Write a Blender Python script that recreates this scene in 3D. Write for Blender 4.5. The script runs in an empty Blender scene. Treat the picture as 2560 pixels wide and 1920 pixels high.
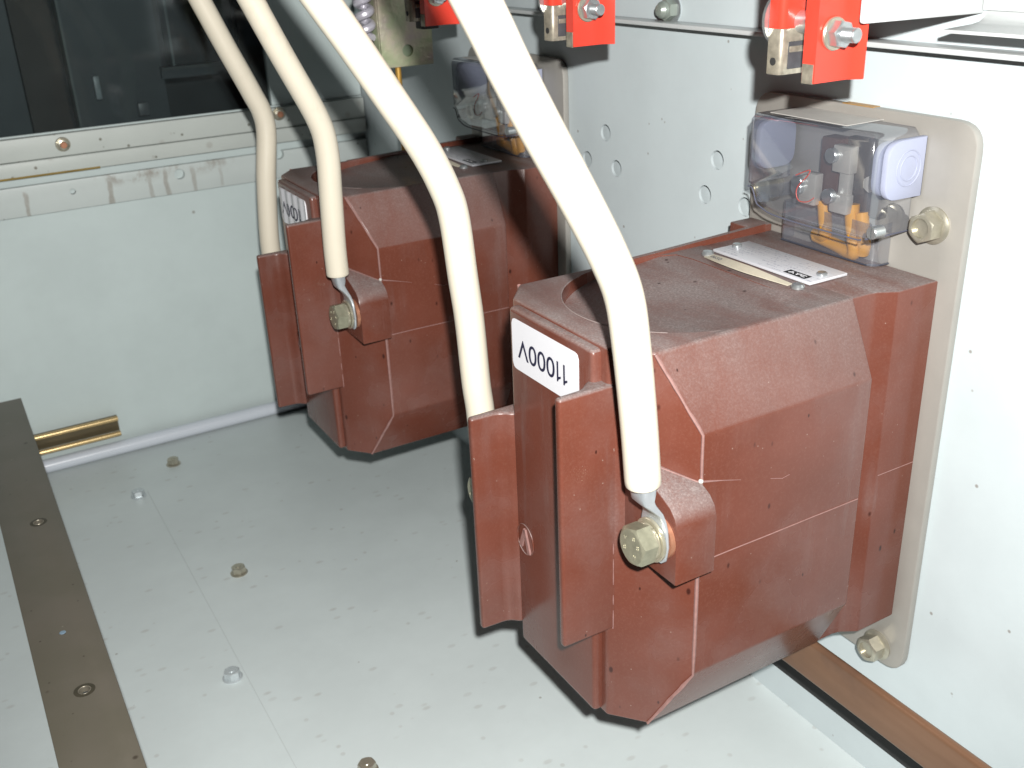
import bpy, bmesh, math, random
from mathutils import Vector, Matrix

C = bpy.context.scene.collection
SC = bpy.context.scene
random.seed(4)

# ------------------------------------------------------------------ camera, world, flash, exposure
CAM = Vector((-0.4640, -0.4095, 0.2933))
RGT = Vector((0.8616, -0.5063, -0.0375))
DWN = Vector((-0.2367, -0.3353, -0.9119))
FWD = Vector((0.4491, 0.7945, -0.4087))
cam_d = bpy.data.cameras.new('camera')
cam = bpy.data.objects.new('camera', cam_d)
C.objects.link(cam)
M = Matrix((RGT, -DWN, -FWD)).transposed().to_4x4()
M.translation = CAM
cam.matrix_world = M
cam_d.sensor_width = 36.0
cam_d.lens = 2571.45 / 2560 * 36.0
cam_d.clip_start = 0.01
cam_d.clip_end = 50
cam_d.dof.use_dof = True
cam_d.dof.focus_distance = 0.56
cam_d.dof.aperture_fstop = 20
SC.camera = cam

W = bpy.data.worlds.new('World')
SC.world = W
W.use_nodes = True
W.node_tree.nodes['Background'].inputs[0].default_value = (0.93, 0.97, 1.0, 1)
W.node_tree.nodes['Background'].inputs[1].default_value = 0.012

fl = bpy.data.lights.new('camera_flash', 'SPOT')         # the camera's own flash, just above the lens
fl.energy = 35
fl.color = (1.0, 0.985, 0.955)
fl.shadow_soft_size = 0.007
fl.spot_size = math.radians(92)
fl.spot_blend = 0.75
flo = bpy.data.objects.new('camera_flash', fl)
C.objects.link(flo)
FLASH = CAM + RGT * 0.0165 - DWN * 0.040 - FWD * 0.062
F2 = Matrix((RGT, -DWN, -FWD)).transposed().to_4x4()
F2.translation = FLASH
flo.matrix_world = F2

SC.view_settings.view_transform = 'Standard'
SC.view_settings.look = 'None'
SC.view_settings.exposure = 0.0
SC.view_settings.gamma = 1.0
SC.render.engine = 'CYCLES'
SC.cycles.max_bounces = 8
SC.cycles.diffuse_bounces = 1
SC.cycles.transparent_max_bounces = 16

FZ = -0.245          # cabinet floor
FARY = 0.735         # far side wall
H = 0.11             # half height of a transformer

# ------------------------------------------------------------------ materials
def new_mat(name):
    m = bpy.data.materials.new(name)
    m.use_nodes = True
    nt = m.node_tree
    b = nt.nodes['Principled BSDF']
    return m, nt, b

def N(nt, t, **kw):
    n = nt.nodes.new(t)
    for k, v in kw.items():
        if k.startswith('i_'):
            n.inputs[k[2:].replace('_', ' ')].default_value = v
        else:
            setattr(n, k, v)
    return n

def L(nt, a, b):
    nt.links.new(a, b)

def math_n(nt, op, a, b=None, c=None, clamp=False):
    n = nt.nodes.new('ShaderNodeMath')
    n.operation = op
    n.use_clamp = clamp
    for i, v in enumerate((a, b, c)):
        if v is None:
            continue
        if isinstance(v, (int, float)):
            n.inputs[i].default_value = v
        else:
            nt.links.new(v, n.inputs[i])
    return n.outputs[0]

def mix_c(nt, fac, a, b):
    n = nt.nodes.new('ShaderNodeMix')
    n.data_type = 'RGBA'
    for i, v in ((0, fac), (6, a), (7, b)):
        if isinstance(v, (int, float)):
            n.inputs[i].default_value = v
        elif isinstance(v, tuple):
            n.inputs[i].default_value = v if len(v) == 4 else v + (1,)
        else:
            nt.links.new(v, n.inputs[i])
    return n.outputs[2]

def coords(nt, scale=(1, 1, 1), rot=(0, 0, 0), obj=True):
    tc = nt.nodes.new('ShaderNodeTexCoord')
    mp = nt.nodes.new('ShaderNodeMapping')
    mp.inputs['Scale'].default_value = scale
    mp.inputs['Rotation'].default_value = rot
    nt.links.new(tc.outputs['Object'], mp.inputs[0])
    return mp.outputs[0], tc

def noise(nt, vec, scale, detail=3, rough=0.55):
    n = N(nt, 'ShaderNodeTexNoise')
    n.inputs['Scale'].default_value = scale
    n.inputs['Detail'].default_value = detail
    n.inputs['Roughness'].default_value = rough
    nt.links.new(vec, n.inputs['Vector'])
    return n.outputs['Fac']

def ramp(nt, fac, lo, hi):
    n = nt.nodes.new('ShaderNodeMapRange')
    n.interpolation_type = 'SMOOTHSTEP'
    n.inputs['From Min'].default_value = lo
    n.inputs['From Max'].default_value = hi
    nt.links.new(fac, n.inputs['Value'])
    return n.outputs[0]

def specks(nt, vec, scale, size, keep=0.5):
    """small round marks, only in some of the cells"""
    v = N(nt, 'ShaderNodeTexVoronoi')
    v.inputs['Scale'].default_value = scale
    nt.links.new(vec, v.inputs['Vector'])
    near = math_n(nt, 'LESS_THAN', v.outputs['Distance'], size)
    sep = nt.nodes.new('ShaderNodeSeparateColor')
    nt.links.new(v.outputs['Color'], sep.inputs[0])
    k = math_n(nt, 'GREATER_THAN', sep.outputs[0], 1 - keep)
    soft = ramp(nt, v.outputs['Distance'], size, size * 0.4)
    return math_n(nt, 'MULTIPLY', math_n(nt, 'MULTIPLY', near, k), soft)

def bump(nt, b, h, strength=0.15, dist=0.001):
    n = nt.nodes.new('ShaderNodeBump')
    n.inputs['Strength'].default_value = strength
    n.inputs['Distance'].default_value = dist
    nt.links.new(h, n.inputs['Height'])
    nt.links.new(n.outputs[0], b.inputs['Normal'])

MAT = {}
def make_resin():
    m, nt, b = new_mat('brown_resin')
    v, tc = coords(nt)
    n1 = noise(nt, v, 14, 4)
    base = mix_c(nt, ramp(nt, n1, 0.3, 0.7), (0.140, 0.041, 0.025), (0.170, 0.054, 0.036))
    # fine lighter dust everywhere, a thick coat on what faces up
    vs, _ = coords(nt, (55, 10, 20), (0, 0, 0.75))
    streak = noise(nt, vs, 1.0, 5, 0.6)
    fine = noise(nt, v, 900, 2, 0.7)
    patch = noise(nt, v, 22, 3)
    sx = nt.nodes.new('ShaderNodeSeparateXYZ')
    nt.links.new(tc.outputs['Normal'], sx.inputs[0])
    up = ramp(nt, sx.outputs[2], 0.55, 0.95)
    slope = ramp(nt, sx.outputs[2], 0.1, 0.75)
    thick = math_n(nt, 'ADD', math_n(nt, 'ADD', math_n(nt, 'MULTIPLY', streak, 0.70), math_n(nt, 'MULTIPLY', noise(nt, v, 30, 4), 0.45)), math_n(nt, 'MULTIPLY', fine, 0.42))
    d_up = math_n(nt, 'MULTIPLY', up, ramp(nt, thick, 0.42, 1.0))
    d_sl = math_n(nt, 'MULTIPLY', slope, math_n(nt, 'MULTIPLY', ramp(nt, thick, 0.3, 1.0), 0.70))
    vv, _ = coords(nt, (85, 85, 9))
    wipe = math_n(nt, 'MULTIPLY', ramp(nt, noise(nt, vv, 1.0, 3), 0.50, 0.78), ramp(nt, noise(nt, v, 11, 2), 0.42, 0.62))
    d_all = math_n(nt, 'ADD', math_n(nt, 'MULTIPLY', ramp(nt, patch, 0.42, 0.75), 0.14), math_n(nt, 'MULTIPLY', wipe, 0.20))
    dust = math_n(nt, 'MAXIMUM', math_n(nt, 'MAXIMUM', d_up, d_sl), d_all)
    dcol = mix_c(nt, ramp(nt, noise(nt, v, 800, 2, 0.9), 0.40, 0.70), (0.215, 0.178, 0.172), (0.33, 0.29, 0.28))
    col = mix_c(nt, dust, base, dcol)
    grain = noise(nt, v, 650, 3, 0.8)
    col = mix_c(nt, ramp(nt, grain, 0.45, 0.75), col, mix_c(nt, 0.07, col, (0.42, 0.26, 0.20)))
    vp, _ = coords(nt, (1, 1, 0.55))
    vx, _ = coords(nt)
    pit = math_n(nt, 'MAXIMUM', specks(nt, vp, 85, 0.13, 0.34), specks(nt, vp, 150, 0.12, 0.16))
    col = mix_c(nt, math_n(nt, 'MULTIPLY', pit, 0.85), col, (0.03, 0.008, 0.006))
    lint = specks(nt, vx, 300, 0.15, 0.07)
    col = mix_c(nt, math_n(nt, 'MULTIPLY', lint, 0.38), col, (0.5, 0.42, 0.36))
    L(nt, col, b.inputs['Base Color'])
    r = nt.nodes.new('ShaderNodeMapRange')
    r.inputs['To Min'].default_value = 0.24
    r.inputs['To Max'].default_value = 0.75
    L(nt, dust, r.inputs[0])
    L(nt, r.outputs[0], b.inputs['Roughness'])
    h = math_n(nt, 'ADD', noise(nt, v, 60, 2), math_n(nt, 'MULTIPLY', fine, 0.15))
    bump(nt, b, h, 0.08, 0.002)
    return m
MAT['resin'] = make_resin()

def paint(name, col, rough=0.42, dirt=(0.16, 0.10, 0.06), spot_scale=38, spot=0.09, keep=0.12, amount=0.5, blotch=0.0, drips=None):
    m, nt, b = new_mat(name)
    v, tc = coords(nt)
    n1 = ramp(nt, noise(nt, v, 9, 5, 0.65), 0.3, 0.7)
    lo = tuple(c * 0.925 for c in col)
    c = mix_c(nt, n1, lo, col)
    if keep > 0:
        s = specks(nt, v, spot_scale, spot, keep)
        c = mix_c(nt, math_n(nt, 'MULTIPLY', s, amount), c, dirt)
    if blotch > 0:
        # stretched faint spots
        v2, _ = coords(nt, (1, 1.8, 1))
        s2 = math_n(nt, 'ADD', specks(nt, v2, 62, 0.30, 0.20), specks(nt, v, 87, 0.22, 0.12), clamp=True)
        c = mix_c(nt, math_n(nt, 'MULTIPLY', math_n(nt, 'MULTIPLY', s2, noise(nt, v, 60, 2)), blotch), c, (0.24, 0.165, 0.11))
    if drips:
        sx = nt.nodes.new('ShaderNodeSeparateXYZ')
        nt.links.new(tc.outputs['Object'], sx.inputs[0])
        wob = math_n(nt, 'MULTIPLY', math_n(nt, 'SUBTRACT', noise(nt, v, 45, 2), 0.5), 0.007)
        zw = math_n(nt, 'ADD', sx.outputs[2], math_n(nt, 'MULTIPLY', math_n(nt, 'SUBTRACT', noise(nt, v, 90, 3), 0.5), 0.014))
        x = math_n(nt, 'ADD', sx.outputs[0], wob)
        tot = None
        for (xc, w, z0, z1, a) in drips:
            d = math_n(nt, 'ABSOLUTE', math_n(nt, 'SUBTRACT', x, xc))
            k = ramp(nt, d, w, w * 0.35)
            kz = math_n(nt, 'MULTIPLY', ramp(nt, zw, z0 - 0.002, z0 + 0.002), ramp(nt, zw, z1 + 0.003, z1 - 0.003))
            k = math_n(nt, 'MULTIPLY', math_n(nt, 'MULTIPLY', k, kz), a)
            tot = k if tot is None else math_n(nt, 'MAXIMUM', tot, k)
        gv, _ = coords(nt, (1, 1, 0.8))
        g = math_n(nt, 'MULTIPLY', ramp(nt, noise(nt, gv, 55, 5, 0.65), 0.44, 0.62), ramp(nt, zw, 0.053, 0.066))
        g = math_n(nt, 'MULTIPLY', g, math_n(nt, 'MULTIPLY', ramp(nt, sx.outputs[0], -0.315, -0.285), ramp(nt, sx.outputs[0], -0.150, -0.185)))
        tot = math_n(nt, 'MAXIMUM', tot, math_n(nt, 'MULTIPLY', g, 0.6))
        tot = math_n(nt, 'MULTIPLY', tot, math_n(nt, 'ADD', 0.5, math_n(nt, 'MULTIPLY', noise(nt, v, 160, 3), 0.9)))
        c = mix_c(nt, tot, c, (0.27, 0.20, 0.14))
    L(nt, c, b.inputs['Base Color'])
    b.inputs['Roughness'].default_value = rough
    bump(nt, b, noise(nt, v, 420, 2), 0.06, 0.0006)
    return m

MAT['wall'] = paint('grey_painted_steel', (0.655, 0.735, 0.755), 0.40, keep=0.18, spot_scale=62, spot=0.09, amount=0.6)
MAT['wall_far'] = paint('far_wall_paint', (0.735, 0.845, 0.835), 0.42, keep=0.05)
MAT['floor'] = paint('floor_paint', (0.755, 0.835, 0.835), 0.38, keep=0.10, spot_scale=60, spot=0.09, amount=0.5, blotch=0.36)
MAT['frame'] = paint('stained_frame_paint', (0.69, 0.74, 0.70), 0.45, dirt=(0.10, 0.085, 0.04), keep=0.45, spot_scale=85, spot=0.17, amount=0.75,
                     blotch=0.4)
MAT['band'] = paint('dripped_band_paint', (0.72, 0.79, 0.77), 0.42, dirt=(0.06, 0.05, 0.03), keep=0.10, spot_scale=80, spot=0.12, amount=0.7,
                    drips=[(-0.376, 0.0032, 0.036, 0.063, 0.50), (-0.294, 0.0036, 0.036, 0.064, 0.55), (-0.252, 0.0030, 0.036, 0.064, 0.40),
                           (-0.235, 0.0034, 0.036, 0.065, 0.50), (-0.206, 0.0032, 0.036, 0.066, 0.40), (-0.176, 0.0024, 0.040, 0.062, 0.25)])
MAT['white'] = paint('white_paint', (0.66, 0.69, 0.69), 0.35, keep=0.03)

def plain(name, col, rough=0.4, metal=0.0, var=0.10, nscale=30, spec=0.5, coat=0.0, bumpy=0.05, bscale=300):
    m, nt, b = new_mat(name)
    v, tc = coords(nt)
    n1 = noise(nt, v, nscale, 4)
    c = mix_c(nt, n1, tuple(x * (1 - var) for x in col), tuple(min(1, x * (1 + var)) for x in col))
    L(nt, c, b.inputs['Base Color'])
    b.inputs['Roughness'].default_value = rough
    b.inputs['Metallic'].default_value = metal
    b.inputs['Specular IOR Level'].default_value = spec
    b.inputs['Coat Weight'].default_value = coat
    if bumpy:
        bump(nt, b, noise(nt, v, bscale, 2), bumpy, 0.0006)
    return m

MAT['seam'] = plain('pale_mould_line', (0.30, 0.165, 0.148), 0.6, var=0.35, nscale=300)
MAT['cable'] = plain('cream_sleeve', (0.80, 0.735, 0.60), 0.38, var=0.03, nscale=40)
def cable_specks():
    m = MAT['cable']; nt = m.node_tree; b = nt.nodes['Principled BSDF']
    src = b.inputs['Base Color'].links[0].from_socket
    v, _ = coords(nt, (1, 1, 0.5))
    s = specks(nt, v, 60, 0.08, 0.25)
    g = ramp(nt, noise(nt, v, 38, 5, 0.7), 0.56, 0.74)
    src = mix_c(nt, math_n(nt, 'MULTIPLY', g, 0.30), src, (0.52, 0.44, 0.31))
    L(nt, mix_c(nt, math_n(nt, 'MULTIPLY', s, 0.8), src, (0.25, 0.12, 0.05)), b.inputs['Base Color'])
cable_specks()
MAT['zincplate'] = plain('dull_zinc_plate', (0.395, 0.378, 0.345), 0.48, 0.25, 0.10, 50)
MAT['bolt'] = plain('yellowish_zinc_bolt', (0.40, 0.39, 0.285), 0.34, 0.55, 0.35, 260)
MAT['bolt_gold'] = plain('yellow_chromate_bolt', (0.46, 0.435, 0.35), 0.30, 0.60, 0.30, 200)
MAT['bolt_silver'] = plain('bright_zinc_bolt', (0.50, 0.53, 0.54), 0.30, 0.75, 0.25, 260)
MAT['washer'] = plain('washer_steel', (0.50, 0.47, 0.36), 0.30, 0.55, 0.15, 200)
MAT['lug'] = plain('tinned_copper_lug', (0.56, 0.60, 0.63), 0.36, 0.5, 0.18, 180)
MAT['pad'] = plain('copper_pad', (0.55, 0.26, 0.16), 0.35, 0.5, 0.2, 200)
MAT['sticker'] = plain('white_sticker', (0.86, 0.86, 0.90), 0.4, var=0.02)
MAT['ink'] = plain('navy_ink', (0.018, 0.018, 0.05), 0.5, var=0.1)
MAT['black'] = plain('black_ink', (0.02, 0.024, 0.026), 0.5, var=0.1)
MAT['paper'] = plain('dusty_paper', (0.60, 0.585, 0.55), 0.7, var=0.12, nscale=120)
MAT['grommet'] = plain('lavender_rubber', (0.40, 0.43, 0.56), 0.5, var=0.03)
MAT['terminal'] = plain('terminal_brass', (0.66, 0.64, 0.58), 0.34, 0.35, 0.15, 200)
MAT['block'] = plain('dark_terminal_block', (0.10, 0.045, 0.035), 0.5, var=0.3)
MAT['wire'] = plain('orange_wire', (0.86, 0.40, 0.03), 0.42, var=0.08)
MAT['pen'] = plain('red_pen', (0.45, 0.07, 0.06), 0.5)
MAT['steelbar'] = None
MAT['red'] = plain('red_enamel', (0.80, 0.060, 0.035), 0.34, var=0.10, coat=0.15)
MAT['bare'] = plain('scorched_bare_steel', (0.44, 0.40, 0.32), 0.34, 0.55, 0.85, 190)
MAT['socket'] = plain('burnt_steel_and_hole_shade', (0.10, 0.10, 0.11), 0.45, 0.4, 0.5, 160)
MAT['chromate'] = None
MAT['spring'] = plain('dull_spring_steel', (0.66, 0.64, 0.72), 0.38, 0.35, 0.2, 150)
MAT['rod'] = plain('brass_rod', (0.62, 0.36, 0.08), 0.35, 0.4, 0.3, 120)
MAT['lilac'] = plain('pale_lilac_enamel', (0.78, 0.84, 0.92), 0.30, var=0.03)
MAT['hole'] = plain('flat_black', (0.03, 0.03, 0.03), 0.7)  # black for holes, a block and the painted shadow strip under the busbar
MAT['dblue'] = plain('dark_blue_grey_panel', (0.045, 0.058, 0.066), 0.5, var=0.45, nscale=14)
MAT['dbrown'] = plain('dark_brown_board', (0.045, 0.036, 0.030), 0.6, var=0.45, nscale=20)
MAT['dedge'] = plain('panel_edge_highlight', (0.11, 0.14, 0.14), 0.5, var=0.3, nscale=40)  # paler colour that paints the highlights along the channel edges
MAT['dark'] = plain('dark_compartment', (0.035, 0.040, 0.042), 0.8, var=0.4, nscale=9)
MAT['yellowglue'] = plain('amber_residue', (0.42, 0.23, 0.07), 0.5, var=0.3, nscale=200)
MAT['tape'] = plain('yellowed_strip', (0.58, 0.53, 0.42), 0.6, var=0.12, nscale=150)

def make_steelbar():
    m, nt, b = new_mat('olive_passivated_steel')
    v, tc = coords(nt)
    n1 = noise(nt, v, 16, 4)
    n2 = noise(nt, v, 5, 2)
    c = mix_c(nt, ramp(nt, n1, 0.3, 0.7), (0.168, 0.160, 0.118), (0.205, 0.188, 0.150))
    c = mix_c(nt, math_n(nt, 'MULTIPLY', n2, 0.35), c, (0.17, 0.135, 0.115))
    s = math_n(nt, 'MAXIMUM', specks(nt, v, 55, 0.13, 0.20), specks(nt, v, 130, 0.13, 0.22))
    c = mix_c(nt, math_n(nt, 'MULTIPLY', s, 0.75), c, (0.03, 0.018, 0.012))
    s2 = specks(nt, v, 160, 0.13, 0.05)
    c = mix_c(nt, math_n(nt, 'MULTIPLY', s2, 0.6), c, (0.45, 0.43, 0.35))
    fine = noise(nt, v, 700, 2)
    c = mix_c(nt, math_n(nt, 'MULTIPLY', fine, 0.25), c, (0.20, 0.17, 0.13))
    L(nt, c, b.inputs['Base Color'])
    b.inputs['Metallic'].default_value = 0.15
    b.inputs['Roughness'].default_value = 0.5
    bump(nt, b, fine, 0.1, 0.0005)
    return m
MAT['steelbar'] = make_steelbar()

def make_chromate():
    m, nt, b = new_mat('iridescent_zinc_chromate')
    v, tc = coords(nt)
    n1 = noise(nt, v, 40, 4)
    n2 = noise(nt, v, 28, 3)
    c = mix_c(nt, ramp(nt, n1, 0.35, 0.65), (0.46, 0.52, 0.32), (0.64, 0.56, 0.44))
    c = mix_c(nt, ramp(nt, n2, 0.45, 0.7), c, (0.54, 0.42, 0.44))
    L(nt, c, b.inputs['Base Color'])
    b.inputs['Metallic'].default_value = 0.30
    b.inputs['Roughness'].default_value = 0.38
    bump(nt, b, noise(nt, v, 260, 2), 0.5, 0.0012)
    return m
MAT['chromate'] = make_chromate()
MAT['goldrail'] = plain('gold_chromate_rail', (0.70, 0.52, 0.26), 0.26, 0.55, 0.2, 120)

def make_copper():
    m, nt, b = new_mat('dull_copper_bar')
    v, tc = coords(nt, (30, 6, 60))
    n1 = noise(nt, v, 1.0, 4)
    v2, _ = coords(nt)
    n2 = noise(nt, v2, 18, 4)
    c = mix_c(nt, ramp(nt, n1, 0.3, 0.7), (0.20, 0.105, 0.058), (0.25, 0.14, 0.085))
    c = mix_c(nt, ramp(nt, n2, 0.45, 0.75), c, (0.15, 0.085, 0.055))
    L(nt, c, b.inputs['Base Color'])
    b.inputs['Metallic'].default_value = 0.25
    b.inputs['Roughness'].default_value = 0.40
    return m
MAT['copper'] = make_copper()

def make_brushed():
    m, nt, b = new_mat('printed_aluminium')
    v, tc = coords(nt)
    vr, _ = coords(nt, (420, 8, 8))
    st = noise(nt, vr, 1.0, 3)
    c = mix_c(nt, st, (0.62, 0.63, 0.68), (0.80, 0.81, 0.84))
    # ruled lines and small print on the plate, running along its length
    sx = nt.nodes.new('ShaderNodeSeparateXYZ')
    nt.links.new(tc.outputs['Object'], sx.inputs[0])
    fr = math_n(nt, 'FRACT', math_n(nt, 'MULTIPLY', sx.outputs[0], 330))
    row = math_n(nt, 'LESS_THAN', math_n(nt, 'ABSOLUTE', math_n(nt, 'SUBTRACT', fr, 0.5)), 0.24)
    vt, _ = coords(nt, (300, 900, 1))
    txt = math_n(nt, 'GREATER_THAN', noise(nt, vt, 1.0, 1), 0.56)
    vb, _ = coords(nt, (40, 60, 1))
    blk = math_n(nt, 'GREATER_THAN', noise(nt, vb, 1.0, 1), 0.5)
    k = math_n(nt, 'MULTIPLY', math_n(nt, 'MULTIPLY', row, txt), math_n(nt, 'MULTIPLY', blk, 0.42))
    c = mix_c(nt, k, c, (0.16, 0.18, 0.28))
    L(nt, c, b.inputs['Base Color'])
    b.inputs['Metallic'].default_value = 0.15
    b.inputs['Roughness'].default_value = 0.42
    return m
MAT['nameplate'] = make_brushed()

def make_clear(name, tint, refl=0.10, haze=0.10, hazecol=(0.5, 0.52, 0.56)):
    m = bpy.data.materials.new(name)
    m.use_nodes = True
    nt = m.node_tree
    nt.nodes.remove(nt.nodes['Principled BSDF'])
    out = nt.nodes['Material Output']
    tr = N(nt, 'ShaderNodeBsdfTransparent'); tr.inputs[0].default_value = tint + (1,)
    gl = N(nt, 'ShaderNodeBsdfGlossy'); gl.inputs['Roughness'].default_value = 0.06
    df = N(nt, 'ShaderNodeBsdfDiffuse'); df.inputs[0].default_value = hazecol + (1,)
    lw = N(nt, 'ShaderNodeLayerWeight'); lw.inputs['Blend'].default_value = 0.35
    m1 = N(nt, 'ShaderNodeMixShader')
    v, tc = coords(nt)
    hz = math_n(nt, 'MULTIPLY', math_n(nt, 'ADD', 0.55, math_n(nt, 'MULTIPLY', noise(nt, v, 35, 4), 0.9)), haze)
    L(nt, hz, m1.inputs[0])
    L(nt, tr.outputs[0], m1.inputs[1])
    L(nt, df.outputs[0], m1.inputs[2])
    m2 = N(nt, 'ShaderNodeMixShader')
    f = math_n(nt, 'ADD', refl * 0.35, math_n(nt, 'MULTIPLY', lw.outputs['Facing'], refl * 2.2), clamp=True)
    L(nt, f, m2.inputs[0])
    L(nt, m1.outputs[0], m2.inputs[1])
    L(nt, gl.outputs[0], m2.inputs[2])
    L(nt, m2.outputs[0], out.inputs[0])
    return m
MAT['clear'] = make_clear('smoky_clear_plastic', (0.84, 0.85, 0.875), 0.22, 0.17, (0.40, 0.435, 0.52))
MAT['glass'] = make_clear('window_glass', (0.86, 0.90, 0.90), 0.08, 0.03, (0.30, 0.36, 0.38))

# ------------------------------------------------------------------ mesh helpers
def obj(name, bm, mat, parent=None, smooth=32, loc=None):
    me = bpy.data.meshes.new(name)
    bmesh.ops.recalc_face_normals(bm, faces=bm.faces[:])
    bm.to_mesh(me)
    bm.free()
    return mesh_obj(name, me, mat, parent, smooth, loc)

def mesh_obj(name, me, mat, parent=None, smooth=32, loc=None):
    me.materials.clear()
    me.materials.append(MAT[mat] if isinstance(mat, str) else mat)
    if smooth:
        for p in me.polygons:
            p.use_smooth = True
        me.set_sharp_from_angle(angle=math.radians(smooth))
    o = bpy.data.objects.new(name, me)
    C.objects.link(o)
    if parent is not None:
        o.parent = parent
    if loc:
        o.location = loc
    return o

def empty(name, loc=(0, 0, 0)):
    o = bpy.data.objects.new(name, None)
    o.empty_display_size = 0.02
    C.objects.link(o)
    o.location = loc
    return o

def tag(o, label=None, cat=None, group=None, kind=None):
    if label: o['label'] = label
    if cat: o['category'] = cat
    if group: o['group'] = group
    if kind: o['kind'] = kind
    return o

def B():
    return bmesh.new()

def add_box(bm, x0, x1, y0, y1, z0, z1, bev=0.0, seg=2):
    vs = [bm.verts.new((x, y, z)) for x in (x0, x1) for y in (y0, y1) for z in (z0, z1)]
    fs = []
    for q in ((0, 1, 3, 2), (4, 6, 7, 5), (0, 4, 5, 1), (2, 3, 7, 6), (0, 2, 6, 4), (1, 5, 7, 3)):
        fs.append(bm.faces.new([vs[i] for i in q]))
    if bev > 0:
        es = set(e for f in fs for e in f.edges)
        bmesh.ops.bevel(bm, geom=list(es), offset=bev, segments=seg, profile=0.5, affect='EDGES')
    return bm

def add_prism(bm, poly, axis, a0, a1, bev=0.0, seg=2):
    """poly: 2-D outline in the two other axes (in xyz order), extruded along axis"""
    def P(u, v, a):
        return {'x': (a, u, v), 'y': (u, a, v), 'z': (u, v, a)}[axis]
    lo = [bm.verts.new(P(u, v, a0)) for u, v in poly]
    hi = [bm.verts.new(P(u, v, a1)) for u, v in poly]
    fs = [bm.faces.new(lo), bm.faces.new(list(reversed(hi)))]
    n = len(poly)
    for i in range(n):
        j = (i + 1) % n
        fs.append(bm.faces.new((lo[i], hi[i], hi[j], lo[j])))
    bmesh.ops.recalc_face_normals(bm, faces=fs)
    if bev > 0:
        es = set(e for f in fs[:2] for e in f.edges)
        bmesh.ops.bevel(bm, geom=list(es), offset=bev, segments=seg, profile=0.5, affect='EDGES')
    return bm

def rounded(poly, rads, n=5):
    """round the corners of a 2-D outline"""
    out = []
    m = len(poly)
    for i, p in enumerate(poly):
        r = rads[i] if isinstance(rads, (list, tuple)) else rads
        p = Vector(p)
        if r <= 0:
            out.append(tuple(p)); continue
        a = (Vector(poly[i - 1]) - p); b = (Vector(poly[(i + 1) % m]) - p)
        r = min(r, a.length * 0.49, b.length * 0.49)
        s, e = p + a.normalized() * r, p + b.normalized() * r
        for k in range(n + 1):
            t = k / n
            out.append(tuple(s * (1 - t) ** 2 + p * 2 * t * (1 - t) + e * t * t))
    return out

AX = {'x': Matrix.Rotation(math.radians(90), 4, 'Y'), 'y': Matrix.Rotation(math.radians(-90), 4, 'X'), 'z': Matrix.Identity(4)}
def add_lathe(bm, prof, axis, origin, n=32, rot=0.0):
    """prof: (radius, along-axis) pairs from one end to the other; closed at both ends"""
    R = AX[axis]
    o = Vector(origin)
    rings = []
    for r, a in prof:
        ring = []
        for k in range(n):
            t = 2 * math.pi * k / n + rot
            ring.append(bm.verts.new(o + R @ Vector((r * math.cos(t), r * math.sin(t), a))))
        rings.append(ring)
    for i in range(len(rings) - 1):
        for k in range(n):
            j = (k + 1) % n
            bm.faces.new((rings[i][k], rings[i][j], rings[i + 1][j], rings[i + 1][k]))
    bm.faces.new(list(reversed(rings[0])))
    bm.faces.new(rings[-1])
    return bm

def add_cyl(bm, axis, origin, r, a0, a1, n=32, ch=0.0):
    prof = [(r, a0), (r, a1)] if ch <= 0 else [(r - ch, a0), (r, a0 + ch), (r, a1 - ch), (r - ch, a1)]
    return add_lathe(bm, prof, axis, origin, n)

def catmull(pts, k=8):
    pts = [Vector(p) for p in pts]
    P = [pts[0] * 2 - pts[1]] + pts + [pts[-1] * 2 - pts[-2]]
    out = []
    for i in range(1, len(P) - 2):
        p0, p1, p2, p3 = P[i - 1:i + 3]
        for j in range(k):
            t = j / k
            out.append(0.5 * ((2 * p1) + (p2 - p0) * t + (2 * p0 - 5 * p1 + 4 * p2 - p3) * t * t + (3 * p1 - p0 - 3 * p2 + p3) * t ** 3))
    out.append(P[-2])
    return out

def add_tube(bm, pts, r, n=16, round_start=False):
    pts = [Vector(p) for p in pts]
    rad = [r] * len(pts) if isinstance(r, (int, float)) else list(r)
    if round_start:
        t = (pts[1] - pts[0]).normalized()
        e = rad[0] * 0.12
        pts = [pts[0], pts[0] + t * e * 0.35, pts[0] + t * e] + [p for p in pts[1:] if (p - pts[0]).dot(t) > e * 1.2]
        rad = [rad[0] - e, rad[0] - e * 0.3, rad[0]] + [rad[0]] * (len(pts) - 3)
    t0 = (pts[1] - pts[0]).normalized()
    up = Vector((0, 1, 0)) if abs(t0.y) < 0.9 else Vector((1, 0, 0))
    nrm = (up - t0 * up.dot(t0)).normalized()
    rings = []
    for i, p in enumerate(pts):
        a = pts[max(i - 1, 0)]; b = pts[min(i + 1, len(pts) - 1)]
        t = (b - a).normalized()
        nrm = (nrm - t * nrm.dot(t)).normalized()
        bn = t.cross(nrm)
        rings.append([bm.verts.new(p + (nrm * math.cos(2 * math.pi * k / n) + bn * math.sin(2 * math.pi * k / n)) * rad[i]) for k in range(n)])
    for i in range(len(rings) - 1):
        for k in range(n):
            j = (k + 1) % n
            bm.faces.new((rings[i][k], rings[i][j], rings[i + 1][j], rings[i + 1][k]))
    bm.faces.new(list(reversed(rings[0])))
    bm.faces.new(rings[-1])
    return bm

def add_hull(bm, pts, bev=0.0, seg=2):
    vs = [bm.verts.new(p) for p in pts]
    r = bmesh.ops.convex_hull(bm, input=vs)
    bmesh.ops.dissolve_limit(bm, angle_limit=math.radians(2.5), verts=bm.verts[:], edges=bm.edges[:])
    if bev > 0:
        bmesh.ops.bevel(bm, geom=bm.edges[:], offset=bev, segments=seg, profile=0.5, affect='EDGES')
    return bm

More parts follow.
